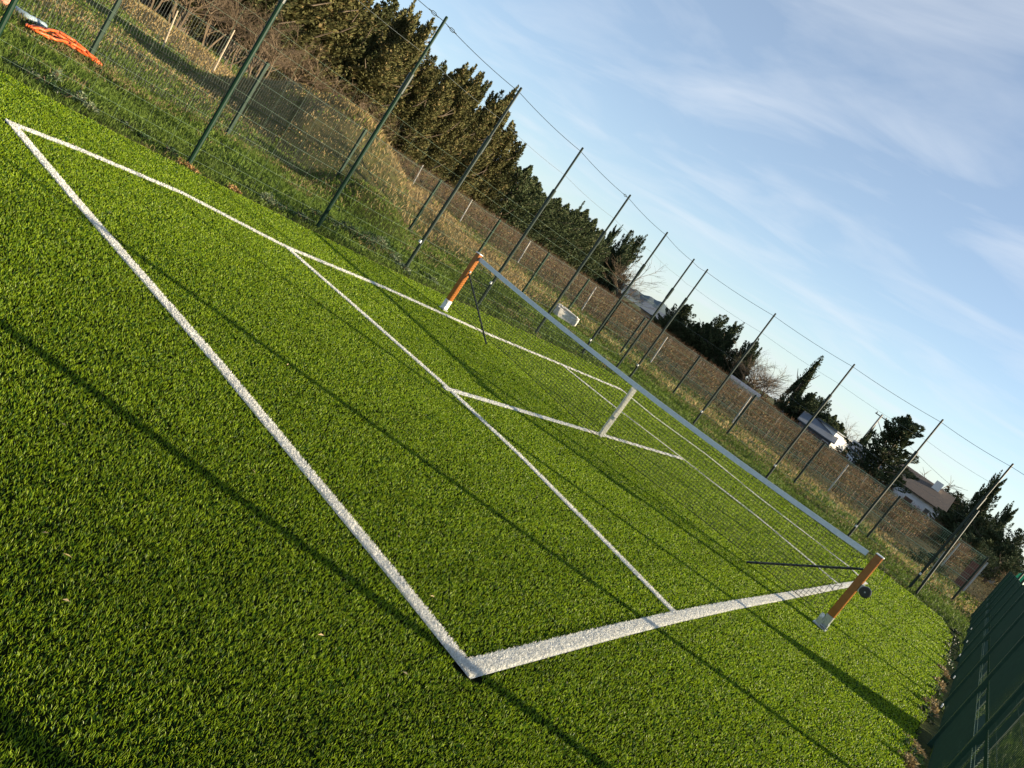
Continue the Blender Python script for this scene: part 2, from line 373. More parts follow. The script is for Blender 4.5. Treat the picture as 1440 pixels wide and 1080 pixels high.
def dry_col(Q, r):
    v = r.random((len(Q), 1)); t = (vnoise(Q, .25, 71)*.6+vnoise(Q, 1.2, 72)*.4)[:, None]
    mound = np.zeros(len(Q))
    for cx, cy, rx, ry, hh in MOUNDS: mound = np.maximum(mound, smooth(1.4-np.sqrt(((Q[:, 0]-cx)/rx)**2+((Q[:, 1]-cy)/ry)**2)))
    far = smooth((-17-Q[:, 0]+Q[:, 1]*.0)/5)
    lefty = smooth((13.5-Q[:, 1]+2*(t[:, 0]-.5))/4); g = np.clip(.45+1.5*(t[:, 0]-.5)-.6*mound+.35*far+.35*lefty, .05, .93)
    gr = np.array((.10, .15, .022))*(.6+.7*v); d = np.array((.36, .26, .11))*(.5+.7*v)
    return np.where(r.random((len(Q), 1)) < g[:, None], gr, d)
field((-60, 9, 2, 60), lambda D: .75/(.15*bw(D)*1.7)*np.clip(1.0-D*.012, .3, 1), lambda Q, r: .04+.22*r.random(len(Q))*vnoise(Q, .6, 73)*(1-.6*smooth((13.5-Q[:, 1])/4)), dry_col, 'dry_meadow_grass',
      'tall dry straw grass mixed with green on the field beyond the low fence', 'dry grass', 81, lambda Q: ((Q[:, 0] < -6.6) | (Q[:, 1] > 22.7)) & (Q[:, 1] < 31), 1.7, .7)

field((8.1, 13, -3, 30), lambda D: .7/(.06*bw(D)*1.8), lambda Q, r: .05+.10*r.random(len(Q)), green_col, 'wild_grass', 'green grass growing outside the right hand fence', 'grass', 91, lambda Q: Q[:, 0] > 8.12, 1.8)
# ------------------------------------------------------------------ tennis net
NY = 6.47; XL, XR = -.30, 6.545
def net_top(x):
    s = (x-XL)/(XR-XL); return .965-4*.085*s*(1-s)
def net_bot(x):
    s = (x-XL)/(XR-XL); return .055+.03*math.sin(s*9)+.06*abs(2*s-1)**3
net = empty('tennis_net', ((XL+XR)/2, NY, 0), 0, 'long sagging black mesh tennis net with a pale top band', 'tennis net')
off = np.array(((XL+XR)/2, NY, 0))
xs = np.linspace(XL+.06, XR-.06, 60)
m = MB(); nrow = 22
for j in range(nrow):
    pts = [(x-off[0], .012*math.sin(x*2+j*.3), net_bot(x)+(net_top(x)-.03-net_bot(x))*j/(nrow-1)) for x in xs[::2]]
    m.tube(pts, .0023 if j else .0045, 4, False)
ncol = 152
for i in range(ncol):
    x = XL+.06+(XR-XL-.12)*i/(ncol-1); b = net_bot(x); tt = net_top(x)-.03
    m.tube([(x-off[0], .012*math.sin(x*2+k*3.), b+(tt-b)*k/2) for k in range(3)], .0023, 4, False)
m.build('mesh', M['cord'], net)
m = MB(); hh = .032
for i in range(len(xs)-1):
    x1, x2 = xs[i]-off[0], xs[i+1]-off[0]; z1, z2 = net_top(xs[i]), net_top(xs[i+1])
    for y in (-.007, .007):
        q = [(x1, y, z1-hh), (x2, y, z2-hh), (x2, y*.6, z2+hh), (x1, y*.6, z1+hh)]
        m.poly(q if y < 0 else q[::-1])
    m.poly([(x1, -.0042, z1+hh), (x2, -.0042, z2+hh), (x2, .0042, z2+hh), (x1, .0042, z1+hh)])
m.build('top_band', M['band'], net)
for a_, b_ in ((XL, XL+.08), (XR, XR-.08)): m = MB(); m.tube([(a_-off[0], 0, .99), (b_-off[0], 0, .963)], .004, 5); m.build('headline_cable', M['wire_d'], net)
# loose lacing cord round the right post
m = MB()
for k in range(6):
    z0 = .12+k*.13; pts = []
    for a in np.linspace(0, math.pi, 9): pts.append((XR-.04-off[0]-.13*math.sin(a)*(1+.2*(k % 2)), -.02+.01*k % .02, z0+.13*(a/math.pi)+.02*math.sin(2*a)))
    m.tube(pts, .0028, 4, False)
m.build('lacing_cord', M['cord'], net)
m = MB(); m.tube([(XL+.03-off[0], 0, .06), (XL+.02-off[0], .01, .5), (XL+.05-off[0], 0, .94)], .0035, 4); m.build('side_cord', M['cord'], net)
# centre strap
cs = empty('net_strap', (3.12, NY-.018, 0), 0, 'white woven centre strap holding the net down in the middle', 'net strap')
zt = net_top(3.12)-.03
m = MB()
for k in range(8):
    z1, z2 = .06+(zt-.06)*k/8, .06+(zt-.06)*(k+1)/8; y1, y2 = -.004*math.sin(k), -.004*math.sin(k+1)
    m.box((0, (y1+y2)/2, (z1+z2)/2), (.072, .005, z2-z1+.0005))
m.build('webbing', M['strap'], cs)
m = MB(); m.box((.012, .028, (zt+.06)/2), (.05, .002, zt-.1)); m.build('back_webbing', M['strap'], cs)
m = MB(); m.bevbox((0, -.008, .36), (.062, .012, .05)); m.build('buckle', M['galv'], cs)
m = MB(); m.tube([(0, 0, .075), (.012, 0, .05), (.01, 0, .02), (-.008, 0, .01)], .004, 6); m.build('ground_hook', M['wire_d'], cs)

# ------------------------------------------------------------------ net posts
def net_post(name, x, y, label, right):
    p = empty(name, (x, y, 0), 0, label, 'net post', 'orange net posts at either end of the net'); sgn = -1 if right else 1
    m = MB(); m.bevbox((0, 0, .60), (.085, .085, .84), .007); m.build('shaft', M['orange'], p)
    m = MB(); m.bevbox((0, 0, 1.026), (.092, .092, .012), .003); m.build('cap', M['white'], p)
    m = MB(); m.bevbox((0, 0, .105), (.088, .088, .15), .006); m.build('sleeve', M['white'] if not right else M['galv'], p)
    m = MB()
    if right:
        m.bevbox((-.02, -.02, .016), (.16, .15, .012), .003); m.box((-.05, -.062, .06), (.07, .008, .085)); m.box((.048, -.05, .05), (.01, .10, .075))
        m.tube([(.07, -.09, .045), (-.02, -.09, .045)], .008, 6)
    else:
        m.bevbox((0, 0, .016), (.12, .12, .012), .003)
    m.build('foot_plate', M['galv'], p)
    if right:
        m = MB(); m.tube([(-.055, -.04, .12), (-.075, -.05, .12)], .035, 14); o = m.build('foot_roller', M['white'], p)
    else:
        m = MB(); m.tube([(.02, -.045, .16), (.02, -.06, .16)], .015, 8); m.build('bolt', M['galv'], p)
    # diagonal brace leaning inward along the net, wrapped with pale tape
    z0 = .80 if right else .68; L = (x-5.55) if right else (.76-x)
    m = MB(); a = np.array((sgn*.045, 0, z0)); b = np.array((sgn*L, .05, .02)); m.tube([a, b], .0135, 8); br = m.build('brace', M['black'], p)
    m = MB(); n = 17 if not right else 9
    dirv = (b-a)/np.linalg.norm(b-a)
    for k in range(n*10):
        t_ = (k+.5)/(n*10); c = a+(b-a)*t_; w_ = k*.63; side = np.cross(dirv, (0, 1., 0)); side /= np.linalg.norm(side); fr_ = np.cross(dirv, side)
        m.v.append(tuple(c+(side*math.cos(w_)+fr_*math.sin(w_))*.0146)); m.v.append(tuple(c+dirv*.012+(side*math.cos(w_)+fr_*math.sin(w_))*.0146))
        if k: q = len(m.v); m.f.append((q-4, q-3, q-1, q-2))
    m.build('spiral_tape', M['dkband'] if 'dkband' in M else M.setdefault('dkband', mat('worn_grey_tape', (.09, .12, .08), .6, noise=20, col2=(.05, .06, .05))), br)
    if right:
        m = MB(); m.box((.058, -.01, .62), (.03, .06, .09)); m.build('winch_bracket', M['galv'], p)
        m = MB(); m.tube([(.115, -.075, .62), (.115, -.068, .62), (.115, -.02, .62), (.115, -.012, .62)], [.052, .062, .062, .052], 22); w = m.build('winch_wheel', M['black'], p)
        m = MB(); m.tube([(.115, -.084, .62), (.115, -.074, .62)], .009, 10); m.build('axle', M['galv'], w)
        m = MB(); m.tube([(.16, -.04, .64), (.17, -.03, .78), (.13, -.02, .92), (.046, -.01, 1.0)], .0022, 5); m.build('pull_cord', M['cord'], p)
    else:
        m = MB(); m.tube([(.044, -.01, .72), (.056, -.01, .72)], .02, 10); m.build('brace_pin', M['galv'], p)
    return p
net_post('net_post', -.235, 6.455, 'orange net post with a white sleeve beside the tall mesh fence', False)
net_post('net_post', 6.60, 6.47, 'orange net post carrying a black wheel winch over its steel foot', True)

# ------------------------------------------------------------------ fences
def tall_pole(parent, x, y, H=3.55, tagz=None, gx=.0, pr_=.032, pm=None):
    m = MB(); z = float(height(np.array([[x, y]]))[0]); m.tube([(0, 0, z-.1), (0, 0, 2.45)], pr_, 10); p = m.build('pole', pm or (M['dark_steel'] if y > 6 else M['green_steel']), parent)
    p.location = (x, y, 0)
    m = MB(); m.tube([(0, 0, 2.30), (0, 0, 2.62)], pr_+.009, 10); m.build('collar', M['dark_steel'], p)
    m = MB(); m.tube([(0, 0, 2.62), (0, 0, H-.015), (0, 0, H)], [pr_*.7, pr_*.7, pr_*.5], 10); m.build('extension', pm or (M['dark_steel'] if y > 6 else M['green_steel']), p)
    if tagz:
        m = MB(); m.bevbox((gx, -.045, tagz), (.045, .03, .05), .004); m.build('wire_clip', M['white'], p)
    return p
def wires(parent, a, b, zs, r, name, material, n=1, sag=0.):
    m = MB(); a = np.array(a, float); b = np.array(b, float)
    for z in zs:
        k = 8 if sag else 1
        m.tube([(*(a+(b-a)*t/k), z-sag*4*(t/k)*(1-t/k)) for t in range(k+1)], r, 4, False)
    return m.build(name, material, parent)
def bays(parent, P, zs, r, vstep, vtop, material, zb=.03):
    for a, b in zip(P[:-1], P[1:]):
        wires(parent, a, b, zs, r, 'wire_bay', material)
# left tall fence (x about -2)
LP = [(-3.05, .45), (-2.22, 2.92), (-2.0, 5.07), (-1.88, 7.05), (-1.85, 9.32), (-1.88, 11.70), (-1.95, 14.15), (-2.0, 16.3)]
LP = [(-3.3, -1.9)]+LP
LP[1] = (-2.75, .62)
tf = empty('tall_mesh_fence', (0, 0, 0), 0, 'tall green pole and wire fence along the left side of the turf', 'fence')
tg = {3: None, 4: .55, 5: .50, 6: .45, 7: .40}
for i, (x, y) in enumerate(LP): tall_pole(tf, x, y, 3.55, tg.get(i))
ZS = [.04, .20, .40, .62, .86, 1.10, 1.34, 1.58, 1.80, 2.0]
def mesh_bay(parent, a, b, top=2.0, vs=.3, r=.0011, mtl='wire_l', zs=ZS):
    m = MB(); a = np.array(a); b = np.array(b); L = np.linalg.norm(b-a); n = max(int(L/vs), 1)
    for z in zs: m.tube([(*a, z), (*((a+b)/2), z-.01), (*b, z)], r*1.25, 3, False)
    for k in range(n+1):
        q = a+(b-a)*k/n; m.tube([(*q, .02), (*q, top)], r*.7, 3, False)
    return m.build('wire_mesh', M[mtl], parent)
for a, b in zip(LP[:-1], LP[1:]):
    mesh_bay(tf, a, b)
    wires(tf, a, b, [3.47], .0045, 'top_cable', M['wire_d'], sag=.03)
    wires(tf, a, b, [2.95], .0025, 'upper_cable', M['wire_g'], sag=.03)
def turnbuckle(parent, a, b, t, z):
    a = np.array(a, float); b = np.array(b, float); c = a+(b-a)*t; d = (b-a)/np.linalg.norm(b-a); m = MB()
    n = np.array((-d[1], d[0], 0)); D3 = np.array((*d, 0)); c = np.array((*c, z))
    for s in (-1, 1):
        m.tube([c-D3*.06, c-D3*.03+(0, 0, s*.02), c+D3*.03+(0, 0, s*.02), c+D3*.06], .005, 5)
    m.tube([c-D3*.1, c-D3*.05], .007, 6); m.tube([c+D3*.05, c+D3*.1], .007, 6)
    m.build('turnbuckle', M['wire_d'], parent)
turnbuckle(tf, LP[2], LP[3], .90, 3.46); turnbuckle(tf, LP[3], LP[4], .10, 3.46); turnbuckle(tf, LP[3], LP[4], .07, 2.95); turnbuckle(tf, LP[5], LP[6], .93, 3.46)
# far tall fence (y about 17.4)
FP = [(-1.72, 16.75), (.35, 17.17), (2.62, 17.45), (4.95, 17.4), (6.6, 17.45)]
ff = empty('tall_mesh_fence', (0, 0, 0), 0, 'tall green pole and wire fence across the far end of the turf', 'fence')
for i, (x, y) in enumerate(FP): tall_pole(ff, x, y, 3.55, .42)
m = MB(); m.tube([(6.78, 17.5, -.05), (6.66, 17.46, 2.3)], .03, 8); m.build('corner_stay', M['dark_steel'], ff)
for a, b in zip([LP[-1]]+FP[:-1], FP): 
    wires(ff, a, b, [3.47], .0045, 'top_cable', M['wire_d'], sag=.03); wires(ff, a, b, [2.95], .0025, 'upper_cable', M['wire_g'], sag=.03); wires(ff, a, b, [.05, 1.0, 2.0], .0016, 'wire_mesh', M['wire_g'])
wires(ff, FP[-1], (8.05, 17.5), [3.47], .0045, 'top_cable', M['wire_d'])

# welded panel fences: posts 1.5 m, vertical wires every 5 cm, double horizontals at the folds
def panel_mesh(L, H=1.50, r=.0024, step=.05, hr=1.2):
    m = MB(); n = int(L/step)
    for k in range(n+1):
        x = k*L/n; m.tube([(x, 0, .03), (x, 0, .62), (x, -.03, .70), (x, 0, .78), (x, 0, H+.03)], r, 3, False)
    for z in np.arange(.05, H, .2):
        m.tube([(0, -.004, z), (L, -.004, z)], r*hr, 3, False)
    for z in (.62, .78): m.tube([(0, .0, z), (L, .0, z)], r*1.2, 3, False)
    m.tube([(0, -.032, .70), (L, -.032, .70)], r*hr*(2.2 if hr > 1 else 1.), 3, False); m.tube([(0, 0, H), (L, 0, H)], r*hr*2, 3, False)
    return m
def panel_fence(pts, label, mtl, post_m, tall=(), H=1.5, step=.05, r=.0024, hr=1.2):
    f = empty('panel_fence', (*pts[0], 0), 0, label, 'fence'); o0 = np.array((*pts[0], 0))
    proto = {}
    for i, (x, y) in enumerate(pts):
        m = MB(); z = float(height(np.array([[x, y]]))[0]); m.bevbox((0, 0, (H+z)/2), (.06, .06, H-z+.06), .006); p = m.build('post', post_m, f); p.location = (x-o0[0], y-o0[1], 0)
        if i < len(pts)-1:
            a = np.array(pts[i]); b = np.array(pts[i+1]); L = float(np.linalg.norm(b-a)); key = round(L, 2)
            if key not in proto: proto[key] = panel_mesh(L, H, r, step, hr).build('wire_panel', mtl, f); w = proto[key]
            else: w = bpy.data.objects.new('wire_panel', proto[key].data); C.objects.link(w); w.parent = f
            w.location = (a[0]-o0[0], a[1]-o0[1], 0); w.rotation_euler.z = math.atan2(b[1]-a[1], b[0]-a[0])
    return f
ys = [-2.3, .45, 3.2, 5.92, 8.65, 11.4, 14.15, 17.0, 19.8, 22.5]
panel_fence([(-6.38, y) for y in ys], 'low green welded wire panel fence between rough grass and dry meadow', M['wire_d'], M['green_steel'], r=.0018)
xs2 = [-6.38, -5.2, -2.7, -.38, 2.2, 4.76, 7.4]
panel_fence([(x, 22.5) for x in xs2], 'low dark welded wire panel fence in front of the vineyard', M['wire_l'], M['dark_steel'], hr=1.9)
ysr = [-3.6, -.87, 1.01, 3.32, 5.68, 7.80, 10.36, 12.46, 15.06, 17.46, 20.0, 22.3]
rf = panel_fence([(8.0, y) for y in ysr], 'dense dark green wire fence along the right edge of the turf', M['fence_green'], M['fence_green'], H=1.55, r=.0028, hr=.75)
for k, y in enumerate((-.83, 1.05, 3.36, 5.72, 7.84, 10.4, 12.5, 15.1, 17.5)):
    p = tall_pole(rf, 8.07, y, 3.55, pr_=.023, pm=M['fence_green']); p.location = (.07, y+3.6, 0)
m = MB()
for px, py in ((1325, 992), (1342, 952), (1350, 921), (1360, 902), (1366, 884)):
    d = ray(px, py); t = (7.955-CAM[0])/d[0]; q = CAM+t*d; m = MB(); m.bevbox((q[0]-8.0, q[1]+3.6, q[2]), (.012, .11 if py > 990 else .07, .035), .003); m.build('wire_clip', M['white'], rf)
# green tarp bundle over the fence top, plus an unseen wedge added outside the fence foot to cast a shadow
tb = MB(); pr = [(-.10, 1.05), (-.13, 1.35), (-.09, 1.62), (.0, 1.76), (.09, 1.60), (.12, 1.3), (.09, 1.02), (0, .95)]
secs = []
for k, y in enumerate(np.linspace(0, 1, 9)):
    s = .75+.25*math.sin(k*1.7)+.1; secs.append([(x*s, y*.28-.14, 1.35+(z-1.35)*(1+.05*math.sin(k*2.1))) for x, z in pr])
for k in range(8):
    for j in range(8): tb.poly([secs[k][j], secs[k][(j+1) % 8], secs[k+1][(j+1) % 8], secs[k+1][j]])
tb.poly(secs[0]); tb.poly(secs[-1][::-1])
_d = ray(1437, 812); _q = CAM+_d*((8.17-CAM[0])/_d[0]); o = tb.build('tarp', M['tarp'], loc=(8.17, _q[1], _q[2]-1.6)); print('tarp', _q); tag(o, 'bright green tarp bundled over the top of the dark right hand fence', 'tarp')
nb = MB(); nb.poly([(8.14, 5.35, .0), (8.14, 6.25, .0), (8.14, 6.0, .26), (8.14, 5.72, .50)]); nb.poly([(8.19, 5.35, .0), (8.19, 6.25, .0), (8.19, 6.0, .26), (8.19, 5.72, .50)][::-1])
nb.poly([(8.14, 5.35, 0), (8.14, 5.72, .5), (8.19, 5.72, .5), (8.19, 5.35, 0)]); nb.poly([(8.14, 5.72, .5), (8.14, 6.0, .26), (8.19, 6.0, .26), (8.19, 5.72, .5)]); nb.poly([(8.14, 6.0, .26), (8.14, 6.25, 0), (8.19, 6.25, 0), (8.19, 6.0, .26)])
tag(nb.build('shadow_wedge', M['wedge']), 'dark green wedge added outside the foot of the right fence to cast a shadow', 'shadow caster')

# ------------------------------------------------------------------ weeds
def leaf_quads(c, a, l, w, r):
    n = len(c); q = r.normal(size=(n, 3)); b = np.cross(a, q); b /= np.linalg.norm(b, axis=1)[:, None]+1e-9
    V = np.stack([c-a*l[:, None]/2, c+b*w[:, None]/2, c+a*l[:, None]/2, c-b*w[:, None]/2], 1).reshape(-1, 3); k = np.arange(n)*4
    return V, [np.stack([k, k+1, k+2, k+3], 1)]
def weed_mesh(seed, R, H, n, c1, c2, lf=.045):
    r = np.random.default_rng(seed); a = r.random(n)*6.28; d = np.sqrt(r.random(n))*R; z = H*(1-(d/R)**2)*r.random(n)**.6
    c = np.stack([np.cos(a)*d, np.sin(a)*d*.8, z+.01], 1); dr = r.normal(size=(n, 3))*.5; dr[:, :2] += np.stack([np.cos(a), np.sin(a)], 1); dr[:, 2] += .5; dr /= np.linalg.norm(dr, axis=1)[:, None]
    V, Fc = leaf_quads(c, dr, lf*(.6+.8*r.random(n)), lf*.45*(.6+.8*r.random(n)), r); v = r.random((n, 1)); col = np.array(c1)*(1-v)+np.array(c2)*v
    return V, Fc, np.repeat(col, 4, 0)
weeds = []
def weed(px, py, R, H, kind, label, grp):
    g = gnd(px, py) if px is not None else py
    n = int(240*(R/.2)); cols = {'green': ((.02, .045, .012), (.05, .10, .02)), 'pale': ((.05, .09, .03), (.30, .33, .20)), 'dead': ((.24, .13, .04), (.42, .26, .10)), 'dark': ((.008, .02, .008), (.025, .05, .014)), 'straw': ((.20, .14, .06), (.34, .26, .12))}[kind]
    V, Fc, cc = weed_mesh(random.randrange(9999), R, H, n, *cols, lf=.04 if kind != 'straw' else .045)
    rt_ = empty('weed', (g[0], g[1], float(height(np.array([g[:2]]))[0])), 0, label, 'weed', grp); npmesh('leaves', V, Fc, M['weed'], cc, parent=rt_)
    m = MB()
    for q in range(5):
        a = random.random()*6.28; m.tube([(0, 0, 0), (math.cos(a)*R*.5, math.sin(a)*R*.5, H*.7)], .004, 4, False)
    m.build('stem', M['twig'], rt_)
GL = 'weeds along the foot of the left tall fence'
for (px, py, R, H, k) in [(22, 92, .16, .10, 'dark'), (45, 105, .18, .12, 'dark'), (68, 116, .14, .14, 'green'), (78, 112, .10, .16, 'pale'), (92, 132, .16, .12, 'dark'), (112, 140, .12, .14, 'pale'), (128, 152, .12, .10, 'pale'),
                          (240, 214, .14, .10, 'dark'), (175, 175, .14, .08, 'dark'), (205, 192, .12, .07, 'green'), (375, 282, .16, .16, 'pale'), (388, 290, .16, .13, 'dark'), (405, 296, .14, .10, 'green'),
                          (425, 306, .18, .10, 'dark'), (445, 305, .20, .12, 'dark'), (462, 316, .22, .14, 'dark'), (484, 326, .22, .18, 'dark'), (500, 335, .25, .20, 'green'), (512, 343, .25, .22, 'dark'), (520, 335, .2, .18, 'green'),
                          (532, 345, .2, .2, 'pale'), (545, 356, .22, .18, 'green'), (556, 368, .2, .16, 'pale'), (568, 378, .18, .14, 'pale'), (540, 340, .18, .14, 'green'), (610, 395, .14, .08, 'pale'), (600, 388, .15, .07, 'green')]:
    weed(px, py, R, H, k, {'dark': 'low dark leafy weed at the turf edge below the left tall fence', 'green': 'green leafy weed at the turf edge below the left tall fence', 'pale': 'weed with pale silvery leaves at the turf edge below the left tall fence'}[k], GL+(' with pale leaves' if k == 'pale' else ' with dark leaves' if k == 'dark' else ' with green leaves'))
for (px, py) in ((270, 232), (258, 224), (400, 303), (18, 108), (85, 145), (330, 262), (10, 104)):
    weed(px, py, .13, .035, 'dead', 'flat patch of orange dead leaves at the turf edge by the left fence', 'orange dead leaf patches by the left fence')
for k, (x, y) in enumerate(((7.86, 4.4), (7.85, 4.8), (7.84, 5.1), (7.84, 6.6), (7.86, 7.1), (7.86, 8.2), (7.85, 8.9), (7.86, 9.6), (7.82, 10.1), (7.86, 11.2), (7.85, 12.2), (7.8, 12.9), (7.84, 13.8), (7.8, 14.9), (7.86, 16.2))):
    weed(None, (x, y, 0), .11+.05*random.random(), .05+.10*random.random(), ['straw', 'green', 'straw', 'dark'][k % 4] if y < 12 else 'dark', 'dry tangled weed at the foot of the right fence' if y < 12 else 'dark green weed in the far right corner of the turf', 'dry weeds at the foot of the right fence' if y < 12 else 'dark weeds in the far right corner')
# black gap and weeds along the far turf edge
for k in range(26):
    t = k/25; i = t*5.0; a = np.array(TURF[12+int(min(i, 4.999))]); b = np.array(TURF[13+int(min(i, 4.999))]); q = a+(b-a)*(i-int(min(i, 4.999)))+(0, .12)
    weed(None, (q[0], q[1], 0), .16, .05+.04*random.random(), ['dark', 'green', 'straw'][k % 3], 'small weed in the strip along the far edge of the turf', 'small weeds along the far edge of the turf')
for k in range(14):
    y = 7.2+k*.6; weed(None, (-1.45+.05*math.sin(k), y, 0), .16, .06, ['dark', 'green', 'straw'][k % 3], 'small weed on the left turf edge beyond the net', 'small weeds on the left turf edge beyond the net')

# ------------------------------------------------------------------ clutter on the left
m = MB()
def hose(pts, r, name, mt, label, cat, grp=None):
    P = [np.array(p, float) for p in pts]; Q = []
    for i in range(len(P)-1):
        for t in np.linspace(0, 1, 8, endpoint=False): Q.append(P[i]+(P[i+1]-P[i])*t+np.array((.02*math.sin(i*2+t*5), .02*math.cos(i+t*4), 0)))
    Q.append(P[-1]); Q2 = []; rs = []
    for i, q in enumerate(Q): Q2.append(q); rs.append(r*(1.08 if i % 2 else .92))
    m = MB(); m.tube(Q2, rs, 9); o = m.build(name, M[mt], None, True); return tag(o, label, cat, grp)
for k in range(5):
    pts = []
    for (px, py) in ((26, 30), (45, 40), (66, 46), (88, 58), (108, 71), (123, 81)):
        g = gnd(px, py); s = math.sin((px-26)/97*math.pi); pts.append((g[0]+.35+(.05*k-.1)*(.3+s), g[1]+(.10*k-.2)*(.3+s)*.8, .0+.05+.05*(k % 3)*s))
    hose(pts, .020, 'orange_hose', 'hose', 'orange corrugated plastic hose lying in a bundle by the low left fence', 'hose', 'orange hoses bundled by the low left fence')
g0, g1, g2 = gnd(8, 10), gnd(30, 25), gnd(54, 36)
hose([(g0[0]+.2, g0[1], .07), (g1[0]+.2, g1[1], .08), (g2[0]+.2, g2[1], .06)], .055, 'plastic_pipe', 'pipe', 'grey blue plastic pipe lying at the end of the orange hoses', 'pipe')
hose([(gnd(-8, 0)[0]+.2, gnd(-8, 0)[1], .08), (gnd(9, 10)[0]+.2, gnd(9, 10)[1], .08)], .09, 'plastic_sack', 'pink', 'salmon pink plastic roll in the upper left corner', 'plastic roll')
b = gnd(793, 449); st = empty('limestone_block', (b[0], b[1], float(height(np.array([b[:2]]))[0])), .5, 'white limestone block lying in the grass in front of the low fence', 'stone block')
bm_ = MB(); r = np.random.default_rng(3); 
import bmesh
_b = bmesh.new(); bmesh.ops.create_icosphere(_b, subdivisions=4, radius=1)
for v in _b.verts:
    q = np.array(v.co); q = np.sign(q)*np.abs(q)**.3; hh_ = .22 if q[0] < .1 else .16
    n_ = .035*math.sin(q[0]*7+q[2]*3)+.05*math.sin(q[1]*9+q[0]*4)+.04*math.sin(q[2]*13+q[1]*5)+.02*r.normal()
    v.co = (q[0]*(.42+n_*.4), q[1]*(.20+n_*.5), .17+q[2]*(hh_+n_*.4))
bm_.v = [tuple(v.co) for v in _b.verts]; bm_.f = [tuple(v.index for v in f.verts) for f in _b.faces]
bm_.build('rock', M['stone'], st)

# ------------------------------------------------------------------ vineyard
def stick(m, a, b, r0_, r1_, n=3): m.tube([a, b], [r0_, r1_], n, False)
def vine_row_mesh(seed, L):
    r = np.random.default_rng(seed); m = MB(); ends = []
    y = .6
    while y < L:
        z1 = .5+.15*r.random(); x = r.normal()*.04; m.tube([(x, y, -.05), (x+r.normal()*.04, y+r.normal()*.05, z1*.5), (x, y, z1)], [.035, .03, .026], 4, False)
        lod = max(1., y/22)
        for k in range(int(12/lod**.5)):
            s = r.choice((-1, 1)); p0 = np.array((x, y+s*r.random()*.55, z1)); p1 = p0+np.array((r.normal()*.16, s*r.random()*.35, .3+.25*r.random())); p2 = p1+np.array((r.normal()*.15, r.normal()*.15, .12+.25*r.random()))
            m.tube([p0, p1, p2], [.010*lod**.6, .007*lod**.6, .003*lod**.6], 3, False)
        y += 1.05
    return m
rowproto = []
for s in range(3):
    m = vine_row_mesh(s, 60); V = np.array(m.v); fq = np.array([f for f in m.f if len(f) == 4])
    r = np.random.default_rng(s+50); nl = 15000
    yy = r.random(nl)**1.3*60; c = np.stack([r.normal(size=nl)*.22, yy, .25+r.random(nl)*.9], 1); c[::3, 2] = r.random(len(c[::3]))*.12; c[::3, 0] *= 2.6; a = r.normal(size=(nl, 3)); a /= np.linalg.norm(a, axis=1)[:, None]
    sz = (.03+.035*r.random(nl))*np.maximum(1, yy/26); V2, F2 = leaf_quads(c, a, sz, sz*.8, r)
    v = r.random((nl, 1)); cl = np.where(v < .75, np.array((.155, .112, .058))*(.5+v), np.where(v < .87, np.array((.34, .25, .12))*(.5+.5*v), np.array((.08, .12, .03))*(.5+.5*v)))
    col = np.concatenate([np.tile(np.array((.12, .075, .045)), (len(V), 1)), np.repeat(cl, 4, 0)])
    me_o = npmesh('vines', np.concatenate([V, V2]), [fq, F2[0]+len(V)], M['vine'], col); me = me_o.data; bpy.data.objects.remove(me_o); rowproto.append(me)
m = MB(); m.tube([(0, 0, -.1), (0, 0, 1.25)], .018, 5); sk = m.build('stake', M['dkstake']); stake_me = sk.data; bpy.data.objects.remove(sk)
m = MB(); m.tube([(0, 0, -.1), (0, -.14, 1.32)], .032, 6); sk = m.build('end_stake', M['stake']); estake_me = sk.data; bpy.data.objects.remove(sk)
m = MB(); m.tube([(0, 0, .55), (0, 60, .55)], .003, 3, False); m.tube([(0, 0, 1.05), (0, 60, 1.05)], .003, 3, False); sk = m.build('wire', M['wire_g']); tw_me = sk.data; bpy.data.objects.remove(sk)
def addchild(name, me, parent, loc):
    o = bpy.data.objects.new(name, me); C.objects.link(o); o.parent = parent; o.location = loc; return o
rows = []
x = 15.5; k = 0
while x > -70:
    rows.append(x); x -= 2.25
for k, x in enumerate(rows):
    y0 = 29.4+random.uniform(-.2, .2)
    t = empty('vine_row', (x, y0, 0), 0, 'row of bare brown grapevines on stakes running away beyond the low fence', 'vine row', 'vine rows of the vineyard')
    addchild('vines', rowproto[k % 3], t, (0, 0, 0)); addchild('trellis_wire', tw_me, t, (0, 0, 0))
    if k % 2 == 0: addchild('end_stake', estake_me, t, (0, -.1, 0))
    if x > -40:
        for j in range(1, 8 if x > -25 else 5): addchild('stake', stake_me, t, (0, j*5.2, 0))

